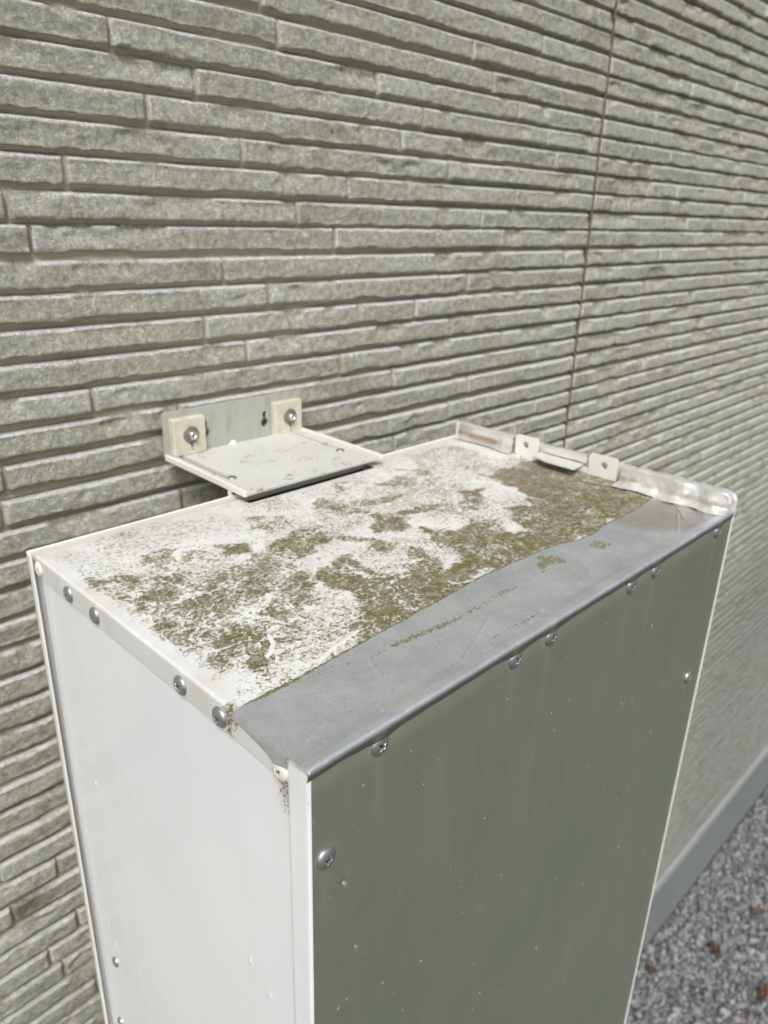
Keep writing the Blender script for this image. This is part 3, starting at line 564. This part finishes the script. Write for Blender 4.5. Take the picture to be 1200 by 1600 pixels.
# ---- foil over the upright flange
def crump(a, c, seed, sc_=1.0):
    r_ = random.Random(seed); o = 0
    a = a + (fbm(a * 60, c * 60, 2, seed) - .5) * 0.004
    for k, f in enumerate((38, 55, 80, 120, 190)):
        for j in range(2):
            th = r_.uniform(0, 3.14); ph = r_.random(); t = (a * math.cos(th) + c * math.sin(th)) * f * sc_ + ph
            o = o + np.abs(t - np.floor(t) - 0.5) * (38 / f) ** 1.05
    return o / 2.6
FS = 0.5
def flange_foil(y0, y1, z_in, amp, seed, stain=0.0, spread=0.0, zt=0.0168):
    ny = max(30, int((y1 - y0) / 0.0007)); yv = np.linspace(y0, y1, ny)
    path = []
    if spread:
        for t in np.linspace(0, 1, 10, endpoint=False): path.append((W - 0.0045 - spread * (1 - t), 0.0012 + 0.0018 * t * t))
    zi = max(z_in, 0.003 if spread else z_in)
    for t in np.linspace(0, 1, 16): path.append((W - 0.0040 + 0.0006 * t, zi + (zt - zi) * t))
    for t in np.linspace(0, math.pi, 7)[1:]: path.append((W - 0.0012 - 0.0022 * math.cos(t), zt + 0.0010 * math.sin(t)))
    for t in np.linspace(0, 1, 6)[1:]: path.append((W + 0.0011, zt - 0.008 * t))
    A = np.array(path); T = np.broadcast_to(np.arange(len(A)) / len(A), (ny, len(A)))
    Xf = np.broadcast_to(A[:, 0], T.shape).copy(); Zf = np.broadcast_to(A[:, 1], T.shape).copy(); Yf = np.repeat(yv[:, None], len(A), 1)
    n1 = crump(Yf, T * 0.03, seed, 0.45); n2 = crump(Yf, T * 0.03, seed + 50, 0.6)
    inner = (T < 0.72).astype(float)
    Xf -= inner * (amp * n1 + amp * 0.4 * n2); Zf += amp * 0.45 * (n2 - .5)
    Xf -= inner * spread * 0.25 * (fbm(Yf * 60, T * 0, 2, seed) - .5) * (1 - T) * 2
    # follow the rounded front corner of the flange
    fc = np.clip((0.006 - Yf) / 0.006, 0, 1); Zf = np.where(Zf > 0.004, 0.004 + (Zf - 0.004) * (1 - 0.55 * fc * fc), Zf)
    st = stain * np.exp(-((Zf - 0.006) / 0.003) ** 2) * fbm(Yf * 60, Zf * 60, 2, 4)
    o = link('foil_tape', grid_mesh(np.stack([Xf, Yf, Zf], -1), {'stain': np.clip(st * 2, 0, 1)}, flip=False), M_FOIL2, cab); o['label'] = 'crumpled bright foil on the upright flange'
    return o
flange_foil(0.0002, 0.104, 0.003, 0.0105, 3, 0.5, 0.013)
flange_foil(0.142, 0.196, 0.009, 0.0050, 9, 0, 0)
flange_foil(0.229, 0.305, 0.002, 0.0030, 15, 1.2, 0.007)
flange_foil(0.2285, 0.243, 0.002, 0.0070, 22, 0.4, 0.006)
# a folded flap of foil lying on the cover next to the near lug
P = []; fv = np.linspace(0, 1, 24)
Yf, Tf = np.meshgrid(np.linspace(0.078, 0.104, 26), fv, indexing='ij')
P = np.stack([W - 0.004 - 0.010 * Tf, Yf - 0.004 * Tf, 0.0045 - 0.0030 * Tf + 0.0016 * np.sin(Tf * 7) + 0.0012 * ridge(Yf * 80, Tf * 3, 2, 6)], -1)
link('foil_tape', grid_mesh(P, {'stain': np.zeros(P.shape[:2])}), M_FOIL2, cab)['label'] = 'folded foil flap beside the near lug'
# lugs: two white ears with holes and a bent tab between them
for (ya, yb, h, hy) in ((0.1973, 0.2258, 0.0222, 0.2130), (0.1085, 0.1388, 0.0222, 0.1225)):
    plate('lug', rrect(ya, yb, 0.0002, h, 0, 6, (0.0035, 0.0035, 0.0002, 0.0002)), [circ(hy, 0.0128, 0.0036)], 0.0012, frame((W - 0.0085, 0, 0), (0, 1, 0), (0, 0, 1)), M_TRIM, cab, 0.0003)
box('lug_strip', (W - 0.0079, W - 0.0070, 0.1395, 0.1966, 0.0004, 0.0060), M_TRIM, cab, 0.0002)
bm = bmesh.new()
pts = [(0.4665, 0.1950), (0.4655, 0.1440), (0.4455, 0.1425), (0.4462, 0.1760), (0.4530, 0.1950)]
tv = [bm.verts.new((x, y, 0.0086 + 0.04 * (x - 0.45))) for x, y in pts]; bv = [bm.verts.new((v.co.x, v.co.y, v.co.z - 0.0012)) for v in tv]
bm.faces.new(tv); bm.faces.new(bv[::-1])
for i in range(5): bm.faces.new((tv[i], bv[i], bv[(i + 1) % 5], tv[(i + 1) % 5]))
bmesh.ops.bevel(bm, geom=[e for e in bm.edges], offset=0.0003, segments=2, affect='EDGES')
link('bent_tab', bm_mesh(bm), M_SHELF, cab)
# ---- screws
def screw_mesh(R=0.0052, h=0.0027):
    nr, na = 34, 96; rr_ = np.concatenate([np.linspace(0.00001, R * 0.55, 22), np.linspace(R * 0.6, R, nr - 22)]); aa = np.linspace(0, 2 * math.pi, na + 1)
    Rg, Ag = np.meshgrid(rr_, aa, indexing='ij'); u = Rg * np.cos(Ag); v = Rg * np.sin(Ag)
    z = h * np.sqrt(np.clip(1 - (Rg / (R * 1.02)) ** 2, 0, 1)) ** 0.9
    wv = 0.00058; arm = R * 0.46
    c1 = (1 - sstep(wv * 0.8, wv * 1.3, np.abs(u))) * (1 - sstep(arm * 0.85, arm, np.abs(v))); c2 = (1 - sstep(wv * 0.8, wv * 1.3, np.abs(v))) * (1 - sstep(arm * 0.85, arm, np.abs(u)))
    rec = np.maximum(np.maximum(c1, c2), 1 - sstep(0.0006, 0.0012, Rg))
    z = z - rec * 0.0013
    P = np.stack([u, v, z], -1)
    low = P[-1:].copy(); low[..., 2] = -0.0006
    P = np.concatenate([P, low], 0); rec = np.concatenate([rec, rec[-1:] * 0], 0)
    return grid_mesh(P, {'recess': rec})
sm = screw_mesh(); sm.materials.append(M_SCREW)
smp = screw_mesh(0.0050, 0.0022); smp.materials.append(M_PSCREW)
rs = random.Random(4)
def put_screw(p, nrm, mesh=sm, parent=cab, sc_=1.12, lab=None):
    o = bpy.data.objects.new('screw', mesh); sc.collection.objects.link(o); o.parent = parent; o.location = Vector(p) - _world(parent)
    o.rotation_euler = (Vector(nrm).to_track_quat('Z', 'Y') @ Matrix.Rotation(rs.uniform(0, 1.5), 3, 'Z').to_quaternion()).to_euler(); o.scale = (sc_,) * 3
    if lab: o['label'] = lab
for y in (0.2498, 0.2111, 0.1085, 0.0708): put_screw((0, y, -0.0098), (-1, 0, 0))
put_screw((0, 0.2985, -0.0092), (-1, 0, 0), smp, lab='cream painted screw at the back corner')
put_screw((-0.0002, 0.0205, -0.0122), (-1, 0, 0), smp, lab='cream painted screw under the foil corner')
for (y, z) in ((0.2693, -0.3759), (0.2794, -0.4635), (0.27, -0.8), (0.03, -0.9)): put_screw((0.0012, y, z), (-1, 0, 0), sc_=0.9)
for x in (0.0438, 0.1552, 0.1927, 0.2943, 0.331, 0.4426): put_screw((x, 0.0, -0.0096), (0, -1, 0))
put_screw((0.0092, 0.0, -0.0571), (0, -1, 0)); put_screw((0.4446, 0, -0.1554), (0, -1, 0)); put_screw((0.4446, 0, -0.72), (0, -1, 0))
# ---------------------------------------------------------------- wall bracket
brk = empty('wall_bracket', (0.252, 0.4235, 0.0085), 'small painted metal bracket with two cream spacer blocks bolted to the siding above the cabinet', 'bracket')
MY = frame((0, 0.4215, 0), (1, 0, 0), (0, 0, 1))      # local x -> +x, local y -> +z, thickness -> -y
wp = plate('wall_plate', rrect(0.1700, 0.3352, 0.0080, 0.0530, 0, 5, (0.003, 0.004, 0.0005, 0.0005)), [keyhole(0.2148, 0.0268, 0.0050, 0.0026, 0.0095), keyhole(0.2868, 0.0250, 0.0046, 0.0023, 0.0095), keyhole(0.1945, 0.0235, 0.0034, 0.0018, 0.006), keyhole(0.3160, 0.0235, 0.0034, 0.0018, 0.006)], 0.0016, MY, M_BRK, brk)
for (x0, x1, z0_, z1_) in ((0.1762, 0.2118, 0.0096, 0.0462), (0.2960, 0.3320, 0.0080, 0.0448)):
    mx = (x0 + x1) / 2 + 0.001; mz = (z0_ + z1_) / 2
    sb = plate('spacer_block', rrect(x0, x1, z0_, z1_, 0.0015, 3), [[(mx - 0.0016, mz - 0.0115), (mx, mz - 0.0128), (mx + 0.0016, mz - 0.0115), (mx + 0.0022, mz - 0.0085), (mx + 0.0048, mz - 0.0056), (mx + 0.0046, mz + 0.001), (mx - 0.0046, mz + 0.001), (mx - 0.0048, mz - 0.0050), (mx - 0.0022, mz - 0.0085)]], 0.0070, frame((0, 0.4198, 0), (1, 0, 0), (0, 0, 1)), M_NYLON, brk, 0.0013)
    box('hole_shade', (mx - 0.0052, mx + 0.0052, 0.4190, 0.4196, mz - 0.0132, mz + 0.0015), M_DARK, sb)  # black sheet added as the darkness in the keyhole
    bt = bpy.data.objects.new('bolt', None); 
    def lathe(prof, n=36):
        aa = np.linspace(0, 2 * math.pi, n + 1); A = np.array(prof)
        return np.stack([mx + A[:, :1] * np.cos(aa), 0.4126 - np.repeat(A[:, 1:], n + 1, 1), mz + 0.0015 + A[:, :1] * np.sin(aa)], -1)
    b = link('bolt', grid_mesh(lathe([(0.00001, 0.0032), (0.0019, 0.0032), (0.00195, 0.0062), (0.0030, 0.0062), (0.0039, 0.0057), (0.0043, 0.0047), (0.0043, 0.0014)]), flip=True), M_BOLT, brk)
    link('washer', grid_mesh(lathe([(0.0034, 0.0014), (0.0044, 0.0016), (0.0048, 0.0010), (0.0066, 0.0012), (0.0080, 0.0010), (0.0084, 0.0004), (0.0084, -0.0003)]), flip=True), M_WASH, b)
    link('socket', grid_mesh(lathe([(0.00001, 0.0036), (0.0018, 0.0036)]), flip=True), M_DARK, b)
# shelf: tray with side lips under an inset foot plate
MZ = frame((0, 0, 0.0084), (1, 0, 0), (0, 1, 0))
SH = [(0.1690, 0.2880), (0.3300, 0.2885), (0.3330, 0.4190), (0.1705, 0.4190)]
plate('tray', SH, [[(0.1785, 0.330), (0.1842, 0.330), (0.1850, 0.4165), (0.1793, 0.4165)], [(0.3135, 0.335), (0.3170, 0.335), (0.3190, 0.4165), (0.3153, 0.4165)]], 0.0011, frame((0, 0, 0.0070), (1, 0, 0), (0, 1, 0)), M_TRIM, brk)
foot = plate('foot_plate', [(0.1712, 0.2873), (0.3280, 0.2878), (0.3308, 0.4192), (0.1728, 0.4192)], [[(0.1785, 0.330), (0.1842, 0.330), (0.1850, 0.4165), (0.1793, 0.4165)], [(0.3140, 0.335), (0.3165, 0.335), (0.3185, 0.4165), (0.3158, 0.4165)]], 0.0012, MZ, M_SHELF, brk)
for (xa, xb) in ((0.1690, 0.1707), (0.3300, 0.3330)):
    bm = bmesh.new(); add_box(bm, -0.0014, 0.0014, 0.2872, 0.4200, 0.0068, 0.0122, 0.0004)
    for v in bm.verts: v.co.x += xa + (xb - xa) * (v.co.y - 0.2872) / 0.1328
    link('side_lip', bm_mesh(bm), M_TRIM, brk)
put_screw((0.1836, 0.3290, 0.0096), (0, 0, 1), parent=brk, sc_=0.85); put_screw((0.3125, 0.3290, 0.0096), (0, 0, 1), parent=brk, sc_=0.85)
box('post', (0.1683, 0.1712, 0.3106, 0.3135, 0.0010, 0.0069), M_TRIM, brk, 0.0003)
# blob of white sealant where plate and shelf meet
bm = bmesh.new(); bmesh.ops.create_icosphere(bm, subdivisions=3, radius=1)
for v in bm.verts:
    k = 1 + 0.35 * math.sin(v.co.x * 5 + v.co.z * 4); v.co = Vector((0.2455 + v.co.x * 0.0042 * k, 0.4175 + v.co.y * 0.0030, 0.0105 + v.co.z * 0.0032 * k))
link('sealant_dab', bm_mesh(bm, True), M_TRIM, brk)
# ---------------------------------------------------------------- ground, gravel, leaves
m = Mt('soil', 0.95); m.color(m.mix(m.noise(60, 6, 0.7), (0.05, 0.048, 0.045), (0.13, 0.125, 0.12))); m.bump(m.noise(80, 5), 0.01); M_SOIL = m.m
m = Mt('crushed_stone', 0.85); tn = m.attr('tint'); c = m.mix(tn, (0.11, 0.11, 0.115), (0.37, 0.37, 0.38)); c = m.mix(m.attr('warm'), c, (0.27, 0.21, 0.15))
m.color(m.mix(m.ramp(m.noise(120, 5, 0.7), 0.4, 0.7, 0, .5), c, (0.16, 0.155, 0.15))); m.bump(m.noise(350, 4), 0.001, 0.5); M_STONE = m.m
gx = np.concatenate([np.linspace(-40, -2, 12), np.linspace(-1.8, 8, 70), np.linspace(9, 50, 12)]); gy = np.concatenate([np.linspace(-50, -3, 12), np.linspace(-2.8, YW + 0.1, 40), np.linspace(1, 30, 8)])
Xg, Yg = np.meshgrid(gx, gy, indexing='ij')
g_ = link('ground', grid_mesh(np.stack([Xg, Yg, GZ - 0.012 + 0.006 * fbm(Xg * 3, Yg * 3, 2)], -1)), M_SOIL); tag(g_, 'flat ground under the gravel', kind='structure')
bmI = bmesh.new(); bmesh.ops.create_icosphere(bmI, subdivisions=1, radius=1); bmI.verts.ensure_lookup_table()
iv = np.array([v.co[:] for v in bmI.verts]); it = np.array([[v.index for v in f.verts] for f in bmI.faces]); bmI.free()
def stones(n, xr, yr, size):
    cx_ = rng.uniform(*xr, n); cy_ = rng.uniform(*yr, n); R_ = size * (0.55 + rng.rand(n) ** 2 * 1.1)
    K = 6; P = []; 
    ax = rng.normal(size=(n, 3)); ax /= np.linalg.norm(ax, axis=1)[:, None]; an = rng.uniform(0, 6.28, n)
    V = iv[None] * (1 + 0.28 * (rng.rand(n, len(iv), 1) - .5) * 2) * np.stack([1 + 0 * R_, 0.65 + 0.3 * rng.rand(n), 0.45 + 0.35 * rng.rand(n)], -1)[:, None]
    c_ = np.cos(an)[:, None, None]; s_ = np.sin(an)[:, None, None]; k_ = ax[:, None]
    V = V * c_ + np.cross(np.broadcast_to(k_, V.shape), V) * s_ + k_ * np.sum(V * k_, -1, keepdims=True) * (1 - c_)
    V = V * R_[:, None, None] + np.stack([cx_, cy_, GZ + rng.uniform(-0.012, 0.004, n)], -1)[:, None]
    V[..., 1] = np.minimum(V[..., 1], YW + 0.003)
    return V, rng.rand(n), rng.rand(n)
Va, ta, wa = stones(42000, (1.35, 3.4), (-0.75, YW - 0.004), 0.0070)
Vb, tb, wb = stones(9000, (-0.5, 4.8), (-1.8, YW - 0.004), 0.014)
V = np.concatenate([Va, Vb]); tt_ = np.concatenate([ta, tb]); ww_ = np.concatenate([wa, wb]); n = len(V)
F = (it[None] + (np.arange(n) * len(iv))[:, None, None]).reshape(-1, 3)
me = bpy.data.meshes.new('m'); me.vertices.add(n * len(iv)); me.vertices.foreach_set('co', V.reshape(-1).astype(np.float32))
me.loops.add(F.size); me.loops.foreach_set('vertex_index', F.reshape(-1).astype(np.int32)); me.polygons.add(len(F)); me.polygons.foreach_set('loop_start', (np.arange(len(F)) * 3).astype(np.int32)); me.update(calc_edges=True)
me.polygons.foreach_set('use_smooth', np.zeros(len(F), bool))
for nm, v in (('tint', tt_ ** 1.3), ('warm', (ww_ > 0.95) * 0.35)):
    a = me.attributes.new(nm, 'FLOAT', 'POINT'); a.data.foreach_set('value', np.repeat(v, len(iv)).astype(np.float32))
tag(link('gravel', me, M_STONE), 'loose grey crushed stone covering the ground beside the wall', 'gravel', kind='stuff')
m = Mt('dead_leaf', 0.6); m.color(m.mix(m.noise(80, 4), (0.055, 0.028, 0.016), (0.14, 0.075, 0.04))); m.bump(m.noise(200, 3), 0.001); M_LEAF = m.m
def leaf(x, y, L, wd, rz, curl, label):
    U_, V_ = np.meshgrid(np.linspace(0, 1, 18), np.linspace(-1, 1, 9), indexing='ij')
    hw = wd * np.sin(np.pi * U_ ** 0.8) ** 0.8
    lx = (U_ - 0.5) * L; ly = V_ * hw; lz = curl * V_ ** 2 * hw + 0.25 * L * (U_ - 0.5) ** 2 + 0.015 + 0.002 * np.sin(U_ * 14 + V_ * 3)
    c_, s_ = math.cos(rz), math.sin(rz)
    me = grid_mesh(np.stack([lx * c_ - ly * s_, lx * s_ + ly * c_, lz], -1)); o = link('dead_leaf', me, M_LEAF); o.location = (x, y, GZ)
    bl = bmesh.new(); bmesh.ops.create_cone(bl, segments=6, radius1=0.0009, radius2=0.0006, depth=L * 0.35, cap_ends=True)
    bmesh.ops.transform(bl, matrix=Matrix.Translation((-(0.65) * L * c_, -(0.65) * L * s_, 0.03 + 0.003)) @ Matrix.Rotation(rz, 4, 'Z') @ Matrix.Rotation(math.pi / 2, 4, 'Y'), verts=bl.verts)
    st = bpy.data.objects.new('stem', bm_mesh(bl)); st.data.materials.append(M_LEAF); sc.collection.objects.link(st); st.parent = o
    tag(o, label, 'leaf', 'dead leaves on the gravel')
leaf(2.302, 0.206, 0.062, 0.012, -0.5, 0.9, 'curled orange brown dead leaf on the gravel, nearest the right edge and farthest off')
leaf(2.036, 0.258, 0.066, 0.012, 0.9, 0.8, 'narrow red brown dead leaf in the middle of the gravel')
leaf(1.990, 0.075, 0.062, 0.013, 0.2, 0.7, 'brown dead leaf on the pale gravel at the lower right edge')
leaf(1.795, 0.375, 0.034, 0.011, 0.3, 0.8, 'small dark brown dead leaf lying close to the grey foundation')
